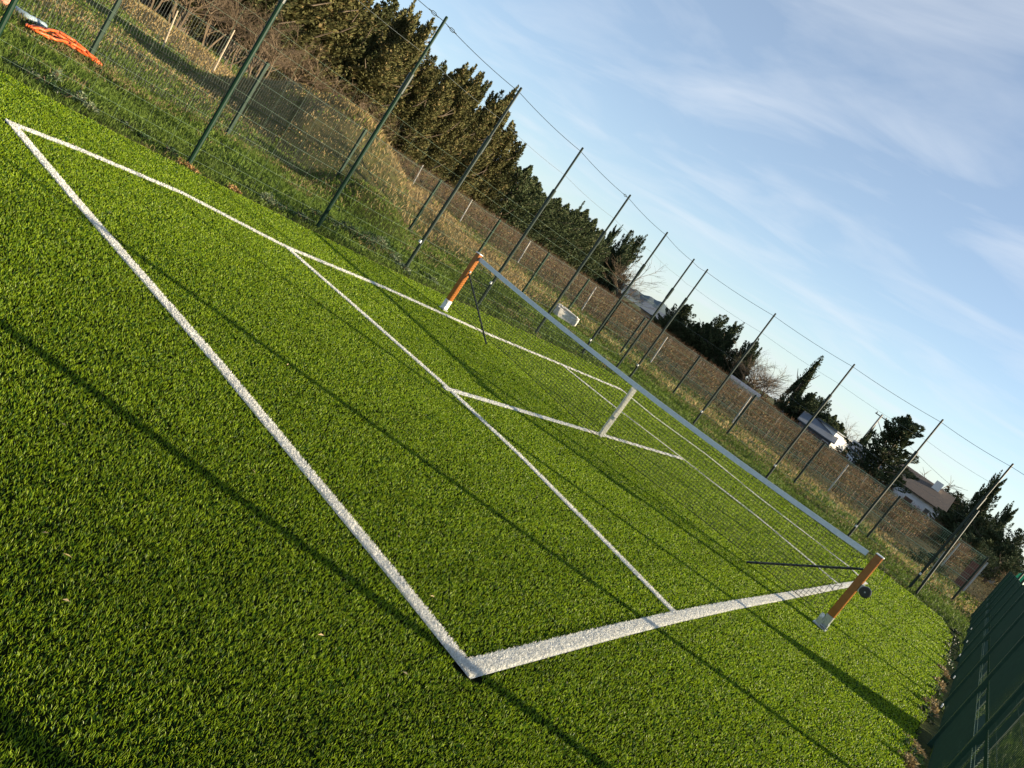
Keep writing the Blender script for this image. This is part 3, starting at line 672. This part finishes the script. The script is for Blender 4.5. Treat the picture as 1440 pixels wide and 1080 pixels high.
# ------------------------------------------------------------------ trees
def crown_mesh(seed, H, R, plumes, n, kind, lf, c1, c2, c3):
    r = np.random.default_rng(seed); cs = []; ds = []; ws = []
    for p in range(plumes):
        if kind == 'spire':
            if p == 0: b = np.array((0, 0, H*.15)); tip = np.array((r.normal()*.1, r.normal()*.1, H)); rad = R*.55
            else:
                a = r.random()*6.28; t = r.random()**1.2; z = H*(.03+.78*t); rr_ = R*(1-t*.72)*(.35+.6*r.random()); b = np.array((math.cos(a)*rr_*.35, math.sin(a)*rr_*.35, z)); L = H*(.16+.17*r.random())
                tip = b+np.array((math.cos(a)*rr_*.75, math.sin(a)*rr_*.75, L)); rad = R*(.30-.10*t)
        elif kind == 'column':
            if p == 0: b = np.array((0, 0, .1)); tip = np.array((0, 0, H)); rad = R*.9
            else:
                a = r.random()*6.28; t = r.random(); z = H*.8*t; rr_ = R*(1-t)**.8; b = np.array((math.cos(a)*rr_*.6, math.sin(a)*rr_*.6, z)); tip = b+np.array((-math.cos(a)*rr_*.1, -math.sin(a)*rr_*.1, H*.16)); rad = R*.30*(1.05-t)
        elif kind == 'round':
            a = r.random()*6.28; u = r.random(); zc = H*(.10+.76*u); prof = math.sin(min(1, (u+.18)/1.1)*math.pi)**.6; rr_ = R*prof*math.sqrt(r.random())*.95; b = np.array((math.cos(a)*rr_*.55, math.sin(a)*rr_*.55, zc-.06*H)); tip = np.array((math.cos(a)*rr_*1.1, math.sin(a)*rr_*1.1, zc+H*.12)); rad = R*.19
        else:  # 'cone'
            a = r.random()*6.28; t = r.random()**1.1; z = H*(.08+.86*t); rr_ = R*(1.08-t)**.75*(.6+.5*r.random()); b = np.array((math.cos(a)*rr_*.1, math.sin(a)*rr_*.1, z)); tip = b+np.array((math.cos(a)*rr_, math.sin(a)*rr_, H*.10)); rad = R*.24
        m_ = n//plumes if p else (n//plumes)*(6 if kind == 'column' else 2)
        t = r.random(m_)**.8; ax_ = tip-b; L = np.linalg.norm(ax_); ax_ = ax_/L
        prof = rad*np.sqrt(np.maximum(1-t, .0))*np.minimum(1, .45+t*2.2)*(.75+.25*np.sin(p)); o = r.normal(size=(m_, 3)); o -= (o@ax_)[:, None]*ax_; o /= np.linalg.norm(o, axis=1)[:, None]
        cs.append(b+ax_*(t*L)[:, None]+o*(prof*(.55+.45*r.random(m_)))[:, None]); d = ax_*(.9)+o*.6+r.normal(size=(m_, 3))*.3; d[:, 2] += .25; ds.append(d/np.linalg.norm(d, axis=1)[:, None]); ws.append(np.full(m_, r.random()))
    c = np.concatenate(cs); d = np.concatenate(ds); w = np.concatenate(ws)[:, None]; n_ = len(c)
    V, Fc = leaf_quads(c, d, lf*(.6+.9*r.random(n_)), lf*.42*(.7+.6*r.random(n_)), r)
    v = r.random((n_, 1)); col = (np.array(c1)*(1-v)+np.array(c2)*v)*(.75+.5*w); col = np.where((r.random((n_, 1)) < .25*w), np.array(c3), col)
    return V, Fc, np.repeat(col, 4, 0)
def trunk_mb(H, r0_, fork=5, R=1.):
    m = MB(); m.tube([(0, 0, -.2), (.03, 0, H*.3), (0, .03, H*.7), (0, 0, H*.95)], [r0_, r0_*.8, r0_*.4, r0_*.1], 7)
    for k in range(fork):
        a = k*2.4; z = H*(.15+.6*k/fork); m.tube([(0, 0, z), (math.cos(a)*R*.45, math.sin(a)*R*.45, z+H*.10), (math.cos(a)*R*.7, math.sin(a)*R*.7, z+H*.2)], [r0_*.35, r0_*.2, r0_*.08], 5, False)
    return m
OL = ((.070, .075, .028), (.145, .135, .052), (.20, .15, .065)); GR = ((.045, .062, .028), (.09, .115, .05), (.13, .13, .07)); DK = ((.030, .048, .024), (.066, .088, .042), (.10, .10, .055))
PROTO = {}
def proto(key, seed, H, R, pl, n, kind, lf, cols, tr):
    V, Fc, cc = crown_mesh(seed, H, R, pl, n, kind, lf, *cols); o = npmesh('crown', V, Fc, M['cypress'], cc); a = o.data; bpy.data.objects.remove(o)
    m = trunk_mb(H*.9, tr, 7, R); o = m.build('trunk', M['bark']); b_ = o.data; bpy.data.objects.remove(o); PROTO[key] = (a, b_, H, R)
for s in range(5): proto('spire%d' % s, 100+s, 9., 1.7, 60, 14000, 'spire', .19, OL if s != 3 else ((.045, .055, .022), (.085, .09, .035), (.12, .10, .05)), .16)
for s in range(3): proto('fluff%d' % s, 120+s, 6., 2.2, 120, 13000, 'round', .18, GR, .16)
for s in range(2): proto('dark%d' % s, 130+s, 6., 1.9, 75, 11000, 'spire', .17, DK, .14)
proto('column0', 140, 9., .95, 90, 9000, 'column', .17, DK, .14)
proto('cone0', 150, 7., 2.6, 80, 14000, 'cone', .22, DK, .17)
proto('bush0', 160, 3., 2.2, 80, 7000, 'round', .14, DK, .10)
def tree(px, py, D, key, W, label, grp=None, name='tree', sink=0.):
    p = at(px, py, D); H = p[2]+sink; me, tm, h0, r_0 = PROTO[key]
    t = empty(name, (p[0], p[1], -.05), random.random()*6.28, label, 'tree', grp); sxy = W/r_0; sz = H/h0; t.scale = (1, 1, 1)
    a = addchild('crown', me, t, (0, 0, 0)); a.scale = (sxy, sxy, sz); b_ = addchild('trunk', tm, t, (0, 0, 0)); b_.scale = (sxy, sxy, sz)
    return t
HG = 'olive brown cypresses of the tall hedge'; HL = 'tall olive brown cypress standing in the dense hedge behind the dry meadow'
for i, (px, py, D, W) in enumerate([(330, -230, 46, 2.2), (350, -200, 48, 2.2), (385, -190, 52, 2.4), (415, -150, 54, 2.4), (440, -120, 55, 2.4), (470, -90, 56, 2.4), (372, -175, 44, 1.9), (400, -150, 46, 1.9), (425, -120, 45, 2.0), (452, -95, 47, 1.8), (478, -70, 48, 2.0), (500, -40, 49, 1.8), (522, -22, 50, 1.7), (544, 2, 51, 1.6), (560, 60, 50, 1.8), (583, 22, 53, 1.5), (596, 34, 52, 1.4), (608, 88, 53, 1.5), (617, 93, 54, 1.2), (632, 110, 54, 1.4),
                                    (649, 97, 56, 1.6), (662, 125, 56, 1.3), (673, 111, 57, 1.5), (681, 118, 58, 1.2), (694, 146, 58, 1.4), (711, 128, 60, 1.4), (712, 155, 59, 1.2), (722, 180, 61, 1.4), (733, 205, 62, 1.4), (600, 75, 60, 2.0), (640, 112, 62, 2.2), (560, 20, 58, 2.0), (520, 20, 56, 2.2), (690, 170, 66, 2.2)]):
    tree(px, py, D, 'spire%d' % (i % 5), W*1.65, HL, HG, 'cypress')
for i, (px, py, D, W) in enumerate([(745, 238, 64, 2.0), (757, 262, 66, 2.0), (770, 282, 68, 2.2), (785, 284, 70, 2.2), (797, 292, 72, 2.0), (810, 300, 74, 2.2), (824, 300, 76, 2.2), (836, 313, 78, 2.0), (845, 328, 79, 1.8), (752, 255, 76, 2.4), (778, 285, 78, 2.4)]):
    tree(px+5, py-8, D, 'fluff%d' % (i % 3), W*1.6, 'rounded grey green conifer joining the far end of the tall hedge', 'rounded conifers at the far end of the hedge', 'conifer')
tree(823, 282, 84, 'column0', .8, 'thin cypress tip rising above the rounded conifers', None, 'cypress')
for i, (px, py, D, W) in enumerate([(867, 324, 84, 1.5), (888, 333, 86, 2.6), (900, 338, 87, 2.2), (878, 350, 85, 2.4)]):
    tree(px, py, D, 'dark%d' % (i % 2), W, 'dark conifer in the clump beside the leafless bush left of the small tan house', 'dark conifers left of the small tan house', 'conifer')
for i, (px, py, D, W, k) in enumerate([(967, 432, 88, 3.0, 'dark0'), (955, 445, 86, 2.6, 'fluff1'), (985, 452, 86, 2.8, 'fluff0'), (1003, 452, 86, 2.8, 'fluff2'), (1016, 448, 86, 3.2, 'dark1'), (1030, 462, 85, 2.8, 'fluff1'), (1037, 459, 84, 2.0, 'dark0'), (1055, 486, 84, 2.4, 'dark1'), (1063, 484, 84, 2.0, 'dark0'), (1072, 488, 86, 1.0, 'column0')]):
    tree(px, py, D, k, W, 'dark green conifer in the long clump above the middle of the vineyard', 'conifers above the middle of the vineyard', 'conifer')
tree(1158, 500, 88, 'column0', 1.75, 'tall narrow cypress spire standing alone above the vineyard', None, 'cypress')
for i, (px, py, D, W, k) in enumerate([(1142, 556, 84, 2.6, 'dark0'), (1128, 560, 84, 2.6, 'bush0'), (1150, 560, 85, 2.0, 'dark1'), (1160, 566, 86, 2.4, 'dark0'), (1178, 582, 86, 2.4, 'fluff0'), (1168, 580, 85, 2.6, 'bush0'), (1187, 593, 86, 2.2, 'fluff2')]):
    tree(px, py, D, k, W, 'dark green tree in the clump at the foot of the lone cypress spire', 'trees at the foot of the lone cypress spire', 'conifer')
tree(1287, 590, 62, 'cone0', 2.8, 'broad dark conifer standing in front of the long tiled house', None, 'conifer')
tree(1227, 606, 84, 'dark0', .9, 'small dark conifer beside the utility pole', None, 'conifer')
for i, (px, py, D, W, k) in enumerate([(1330, 696, 80, 2.6, 'bush0'), (1343, 694, 80, 3.0, 'dark1'), (1352, 705, 78, 2.6, 'dark0'), (1404, 676, 66, 1.5, 'dark0'), (1393, 700, 66, 2.0, 'dark1'), (1376, 726, 64, 2.6, 'fluff0'), (1398, 735, 62, 2.6, 'dark1'), (1422, 717, 64, 1.3, 'dark0'), (1412, 745, 60, 2.6, 'fluff1'), (1360, 730, 64, 2.8, 'dark0'), (1438, 752, 60, 2.2, 'dark1'), (1430, 765, 55, 2.4, 'bush0'), (1385, 755, 52, 2.0, 'bush0')]):
    tree(px, py, D, k, W, 'dark tree in the mixed clump at the right end of the tiled house', 'trees right of the long tiled house', 'tree')

# bare deciduous shrubs
def bare_mesh(seed, H, spread, n0, thick, lvl=4):
    r = np.random.default_rng(seed); m = MB()
    def grow(p, d, L, rad, k):
        q = p+d*L*.5+r.normal(size=3)*L*.05; e = p+d*L; m.tube([p, q, e], [rad, rad*.8, rad*.6], 4 if rad > .02 else 3, False)
        if k == 0: return
        for _ in range(3 if k > 1 else 4):
            nd = d+r.normal(size=3)*spread; nd[2] = abs(nd[2])*.8+.15; nd /= np.linalg.norm(nd); grow(p+d*L*(.45+.55*r.random()), nd, L*(.55+.25*r.random()), rad*.55, k-1)
    for _ in range(n0):
        d = r.normal(size=3)*.35; d[2] = 1; d /= np.linalg.norm(d); grow(np.array((r.normal()*.1*n0/3, r.normal()*.1*n0/3, -.1)), d, H*.42, thick, lvl)
    return m
BARE = []
for s, (n0, th) in enumerate(((4, .05), (1, .10), (5, .04), (3, .05))):
    m = bare_mesh(200+s, 4., .55, n0, th); o = m.build('branches', M['twig']); BARE.append(o.data); bpy.data.objects.remove(o)
    zmax = max(v[2] for v in m.v); BARE[-1] = (BARE[-1], zmax)
def bare(px, py, D, k, W, label, grp=None):
    p = at(px, py, D); t = empty('bare_tree', (p[0], p[1], -.05), random.random()*6.28, label, 'bare tree', grp); me, z = BARE[k]; s = p[2]/z
    o = addchild('branches', me, t, (0, 0, 0)); o.scale = (s*W, s*W, s); return t
for px, py, D, k, W in ((300, -60, 36, 0, 1.2), (345, -40, 38, 0, 1.1), (375, -10, 40, 2, 1.2), (405, 20, 38, 0, 1.1), (335, -90, 44, 3, 1.3), (280, -110, 38, 2, 1.2), (425, 10, 42, 2, 1.3), (450, 60, 43, 0, 1.4), (480, 90, 45, 2, 1.4), (520, 120, 47, 0, 1.4), (550, 140, 49, 2, 1.5)):
    bare(px, py, D, k, W, 'leafless brown shrub at the foot of the tall hedge behind the meadow', 'leafless brown shrubs at the foot of the hedge')
bare(916, 352, 84, 3, 1.2, 'leafless bush at the right of the dark conifers by the small tan house'); bare(905, 372, 82, 2, 1.5, 'low leafless thicket under the dark conifers by the small tan house')
for px, py, D, k in ((1082, 496, 80, 0), (1096, 498, 80, 2), (1110, 512, 80, 3), (1090, 508, 78, 2)):
    bare(px, py, D, k, 1.25, 'leafless tree left of the lone cypress spire', 'leafless trees left of the lone cypress spire')
for px, py, D, k in ((1200, 590, 94, 0), (1214, 592, 94, 3)): bare(px, py, D, k, 1.2, 'leafless tree behind the utility pole', 'leafless trees behind the utility pole')
bare(1305, 648, 78, 1, 1.3, 'leafless tree with fanned branches above the tiled roof')
# pale leaning trunks at the meadow edge, dark bush at the corner
def pole_px(p0, p1, D, r, name, mt, label, cat, n=7):
    a = at(*p0, D); b = at(*p1, D); m = MB(); m.tube([(0, 0, min(a[2], .0)-.1), (b[0]-a[0], b[1]-a[1], b[2])], [r, r*.8], n); o = m.build(name, M[mt], loc=(a[0], a[1], 0)); return tag(o, label, cat)
pole_px((305, 92), (330, 42), 30, .03, 'tree_stake', 'pale_bark', 'pale wooden stake standing left of the leafless shrubs', 'stake')
pole_px((340, 100), (357, 70), 26, .05, 'tree_stump', 'pale_bark', 'short pale wooden trunk beside the tall pole of the left fence', 'trunk')
pole_px((232, 62), (250, 15), 28, .03, 'tree_stake', 'pale_bark', 'thin pale wooden stake alone in the green meadow', 'stake')
b = gnd(1294, 800); o = empty('bush', (b[0], b[1]+2.2, 0), 0, 'low dark bush beside the far corner pole of the tall fence', 'bush'); c_ = addchild('foliage', PROTO['bush0'][0], o, (0, 0, -.2)); c_.scale = (.35, .35, .28)
pole_px((1305, 812), (1329, 776), 24.5, .03, 'wooden_stake', 'stake', 'pale bent wooden stake beside the dark bush', 'stake')
p0, p1 = at(1366, 803, 33), at(1389, 775, 33)
t = empty('rusty_panel', (p0[0], p0[1], 0), math.atan2(*(np.array(p0[:2])-CAM[:2])[::-1])-math.pi/2, 'rust red upright metal panel with a pale edge post standing in the vineyard', 'metal panel')
m = MB(); m.box((0, 0, .5), (.36, .05, 1.15)); m.build('panel', M['rust'], t); m = MB(); m.box((.21, 0, .62), (.06, .06, 1.4)); m.build('edge_post', M['stake'], t)
# utility pole with wire
a = at(1241, 583, 88); up_ = empty('utility_pole', (a[0], a[1], 0), .5, 'slender grey utility pole beyond the vineyard near the leafless trees', 'utility pole')
m = MB(); m.tube([(0, 0, -.2), (0, 0, a[2])], [.15, .10], 8); m.build('shaft', M['stake'], up_); m = MB(); m.box((0, 0, a[2]-.25), (1.3, .1, .1)); m.build('crossarm', M['dkstake'], up_)
m = MB()
for s in (-.55, 0, .55): m.tube([(s, 0, a[2]-.2), (s, 0, a[2]-.02)], .05, 6)
m.build('insulator', M['dkstake'], up_)
a2 = at(1500, 800, 60); m = MB(); m.tube([(*(a+(a2-a)*t/12)[:2], (a+(a2-a)*t/12)[2]-.8*4*(t/12)*(1-t/12)) for t in range(13)], .012, 3, False); tag(m.build('power_line', M['wire_d']), 'thin dark power line running right from the utility pole', 'power line')

# ------------------------------------------------------------------ buildings
def house(pl, pr, D, depth, rh, wm, rm, name, label, base=0., wins=(), chimney=None, Dr=None, gable=True):
    a = at(*pl, D); b = at(*pr, Dr or D); zt = (a[2]+b[2])/2; o = empty(name, (a[0], a[1], base), math.atan2(b[1]-a[1], b[0]-a[0]), label, 'house'); L = float(np.hypot(*(b-a)[:2])); h = zt-base; d = depth
    m = MB(); v = [(0, 0, 0), (L, 0, 0), (L, d, 0), (0, d, 0), (0, 0, h), (L, 0, h), (L, d, h), (0, d, h), (0, d/2, h+rh), (L, d/2, h+rh)]
    m.v = v; m.f = [(0, 1, 5, 4), (1, 2, 6, 9, 5), (2, 3, 7, 6), (3, 0, 4, 8, 7)]; m.build('wall', M[wm], o)
    m = MB(); e = .3; t = .10; s = rh/(d/2)
    for sgn in (0, 1):
        y0, y1 = (-e, d/2) if sgn == 0 else (d+e, d/2); z0 = h-e*s+.02; z1 = h+rh+.02
        P_ = [(-e, y0, z0), (L+e, y0, z0), (L+e, y1, z1), (-e, y1, z1)]; Q_ = [(x, y, z+t) for x, y, z in P_]
        i = len(m.v); m.v += P_+Q_; m.f += [(i, i+1, i+2, i+3), (i+4, i+7, i+6, i+5), (i, i+4, i+5, i+1), (i+1, i+5, i+6, i+2), (i+2, i+6, i+7, i+3), (i+3, i+7, i+4, i)]
    m.build('roof', M[rm], o)
    for (f0, f1, z0, z1, mt) in wins:
        m = MB(); m.box((L*(f0+f1)/2, -.02, h*(z0+z1)/2), (L*(f1-f0)+.16, .06, h*(z1-z0)+.16)); w = m.build('window', M['whitewall'], o)
        m = MB(); m.box((L*(f0+f1)/2, -.055, h*(z0+z1)/2), (L*(f1-f0), .03, h*(z1-z0))); m.build('pane', M[mt], w)
    if chimney: m = MB(); m.box((L*chimney, d*.4, h+rh*.9), (.6, .6, 1.2)); m.build('chimney', M['whitewall'], o); 
    return o
house((1250, 667), (1324, 719), 70, 7, 1.35, 'wall', 'tile', 'long_house', 'long low house with a brown tiled roof and pale shaded walls', 0, ((.08, .2, .1, .75, 'dark'), (.42, .56, .15, .7, 'brown'), (.78, .86, .3, .75, 'dark')), .72)
house((1196, 632), (1236, 657), 74, 6, .7, 'wall', 'slate', 'shed', 'pale grey shed just left of the broad dark conifer', 0, ((.45, .62, .1, .7, 'dark'), (.8, .9, .3, .7, 'dark')))
house((1124, 593), (1171, 620), 80, 7, .9, 'slate', 'slate', 'barn', 'grey roofed barn with a bright white gable end above the vineyard', 0, ((.78, .92, .3, .8, 'dark'),))
g_ = at(1174, 606, 83.5); t = empty('white_annex', (g_[0], g_[1], 0), 2.6, 'small bright white annex at the right end of the grey barn', 'house'); hz = g_[2]
m = MB(); m.box((0, 0, hz/2), (2.6, 2.2, hz)); m.build('wall', M['whitewall'], t); m = MB(); m.box((0, 0, hz+.06), (3.0, 2.6, .12)); m.build('roof', M['slate'], t); m = MB(); m.box((.1, -1.12, hz*.62), (.9, .06, .8)); m.build('window', M['dark'], t)
m = MB(); m.box((1.32, 0, hz*.62), (.06, .9, .8)); m.build('window', M['dark'], t)
house((1097, 583), (1122, 600), 86, 4, .4, 'whitewall', 'slate', 'shed', 'little white shed left of the grey roofed barn', 0)
house((1026, 538), (1060, 562), 66, 5, .5, 'slate', 'slate', 'low_shed', 'long low grey shed under the conifers behind the vineyard', 0)
house((902, 434), (935, 456), 92, 6, .8, 'cream', 'slate', 'small_house', 'small tan house in front of the blue hill', 0, ((.3, .45, .3, .75, 'dark'), (.7, .8, .3, .75, 'brown')))
house((1385, 798), (1412, 820), 60, 4, .5, 'wall', 'slate', 'low_shed', 'low grey shed behind the rust red panel', 0)
# distant hill
def hill(px0, px1, D, hmax, seed):
    m = MB(); n = 40; a = at(px0, 540+(px0-720)*.69-235+0, D)
    return
az0 = math.atan2(*(at(880, 400, 100)[:2]-CAM[:2])); az1 = math.atan2(*(at(1000, 470, 100)[:2]-CAM[:2]))
def hill_mesh(az_c, half, D, H, depth, seed):
    r = np.random.default_rng(seed); n, k = 60, 12; V = []; Fc = []
    for i in range(n+1):
        u = -1+2*i/n; az = az_c+half*u
        for j in range(k+1):
            w = j/k; dd = D+depth*w; hh = H*max(0, (1-u*u))**1.3*math.sin(math.pi*w)**.8*(1+.08*math.sin(u*9+1)+.04*math.sin(u*31))
            V.append((CAM[0]+math.sin(az)*dd, CAM[1]+math.cos(az)*dd, hh-1))
    for i in range(n):
        for j in range(k): q = i*(k+1)+j; Fc.append((q, q+1, q+k+2, q+k+1))
    m = MB(); m.v = V; m.f = Fc; return m
az_h = math.atan2(*(at(925, 428, 100)[:2]-CAM[:2]))
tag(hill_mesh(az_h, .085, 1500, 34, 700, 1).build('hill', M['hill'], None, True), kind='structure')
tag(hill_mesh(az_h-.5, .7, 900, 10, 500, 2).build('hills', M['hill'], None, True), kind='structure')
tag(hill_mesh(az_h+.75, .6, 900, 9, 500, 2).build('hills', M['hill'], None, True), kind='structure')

# ------------------------------------------------------------------ light
EL, AZ = R_(12.3), R_(28)
sd = Vector((math.cos(AZ)*math.cos(EL), math.sin(AZ)*math.cos(EL), math.sin(EL)))
sun = bpy.data.lights.new('sun', 'SUN'); sun.energy = 5.0; sun.angle = R_(.53); sun.color = (1, .84, .60); so = bpy.data.objects.new('sun', sun); C.objects.link(so)
so.rotation_euler = sd.to_track_quat('Z', 'Y').to_euler(); so.location = (20, 10, 10)
w = bpy.data.worlds.new('World'); sc.world = w; w.use_nodes = True; nt = w.node_tree; N = nt.nodes; Lk = nt.links
bg = N['Background']; sky = N.new('ShaderNodeTexSky'); sky.sky_type = 'NISHITA'; sky.sun_disc = False; sky.sun_elevation = EL; sky.sun_rotation = math.pi/2-AZ
sky.air_density = .85; sky.dust_density = .1; sky.ozone_density = 2.3; sky.altitude = 50
# thin cirrus: noise laid on a flat layer far overhead (direction / height)
tc = N.new('ShaderNodeTexCoord'); sp = N.new('ShaderNodeSeparateXYZ'); Lk.new(tc.outputs['Generated'], sp.inputs[0])
def mth(op, a=None, b=None):
    n = N.new('ShaderNodeMath'); n.operation = op
    for i, v in enumerate((a, b)):
        if v is None: continue
        if isinstance(v, (int, float)): n.inputs[i].default_value = v
        else: Lk.new(v, n.inputs[i])
    return n.outputs[0]
zc = mth('ADD', mth('MAXIMUM', sp.outputs[2], 0.), .12); cx = mth('DIVIDE', sp.outputs[0], zc); cy = mth('DIVIDE', sp.outputs[1], zc)
cb = N.new('ShaderNodeCombineXYZ'); Lk.new(cx, cb.inputs[0]); Lk.new(cy, cb.inputs[1])
mp = N.new('ShaderNodeMapping'); mp.inputs['Rotation'].default_value = (0, 0, -.55); mp.inputs['Scale'].default_value = (.75, 1.25, 1); mp.inputs['Location'].default_value = (3.1, 1.7, 0); Lk.new(cb.outputs[0], mp.inputs[0])
n1 = N.new('ShaderNodeTexNoise'); n1.inputs['Scale'].default_value = 1.5; n1.inputs['Detail'].default_value = 8; n1.inputs['Roughness'].default_value = .55; n1.inputs['Distortion'].default_value = .6; Lk.new(mp.outputs[0], n1.inputs['Vector'])
rp = N.new('ShaderNodeValToRGB'); rp.color_ramp.elements[0].position = .47; rp.color_ramp.elements[1].position = .80; rp.color_ramp.elements[0].color = (0, 0, 0, 1); rp.color_ramp.elements[1].color = (1, 1, 1, 1); Lk.new(n1.outputs['Fac'], rp.inputs['Fac'])
mx = N.new('ShaderNodeMix'); mx.data_type = 'RGBA'; mx.inputs['B'].default_value = (4.3, 4.5, 4.8, 1)
Lk.new(mth('ADD', mth('MULTIPLY', rp.outputs['Color'], .45), .17), mx.inputs['Factor']); Lk.new(sky.outputs[0], mx.inputs['A']); hz_ = mth('MULTIPLY', mth('DIVIDE', .035, mth('ADD', mth('MAXIMUM', sp.outputs[2], 0.), .045)), .85)
m2 = N.new('ShaderNodeMix'); m2.data_type = 'RGBA'; m2.inputs['B'].default_value = (3.0, 3.5, 3.9, 1); Lk.new(hz_, m2.inputs['Factor']); Lk.new(mx.outputs['Result'], m2.inputs['A']); Lk.new(m2.outputs['Result'], bg.inputs['Color'])
bg.inputs['Strength'].default_value = .080
sc.view_settings.view_transform = 'Standard'; sc.view_settings.look = 'None'; sc.view_settings.exposure = 1.45; sc.view_settings.gamma = 1
sc.render.engine = 'CYCLES'; sc.cycles.max_bounces = 6; sc.cycles.transparent_max_bounces = 8
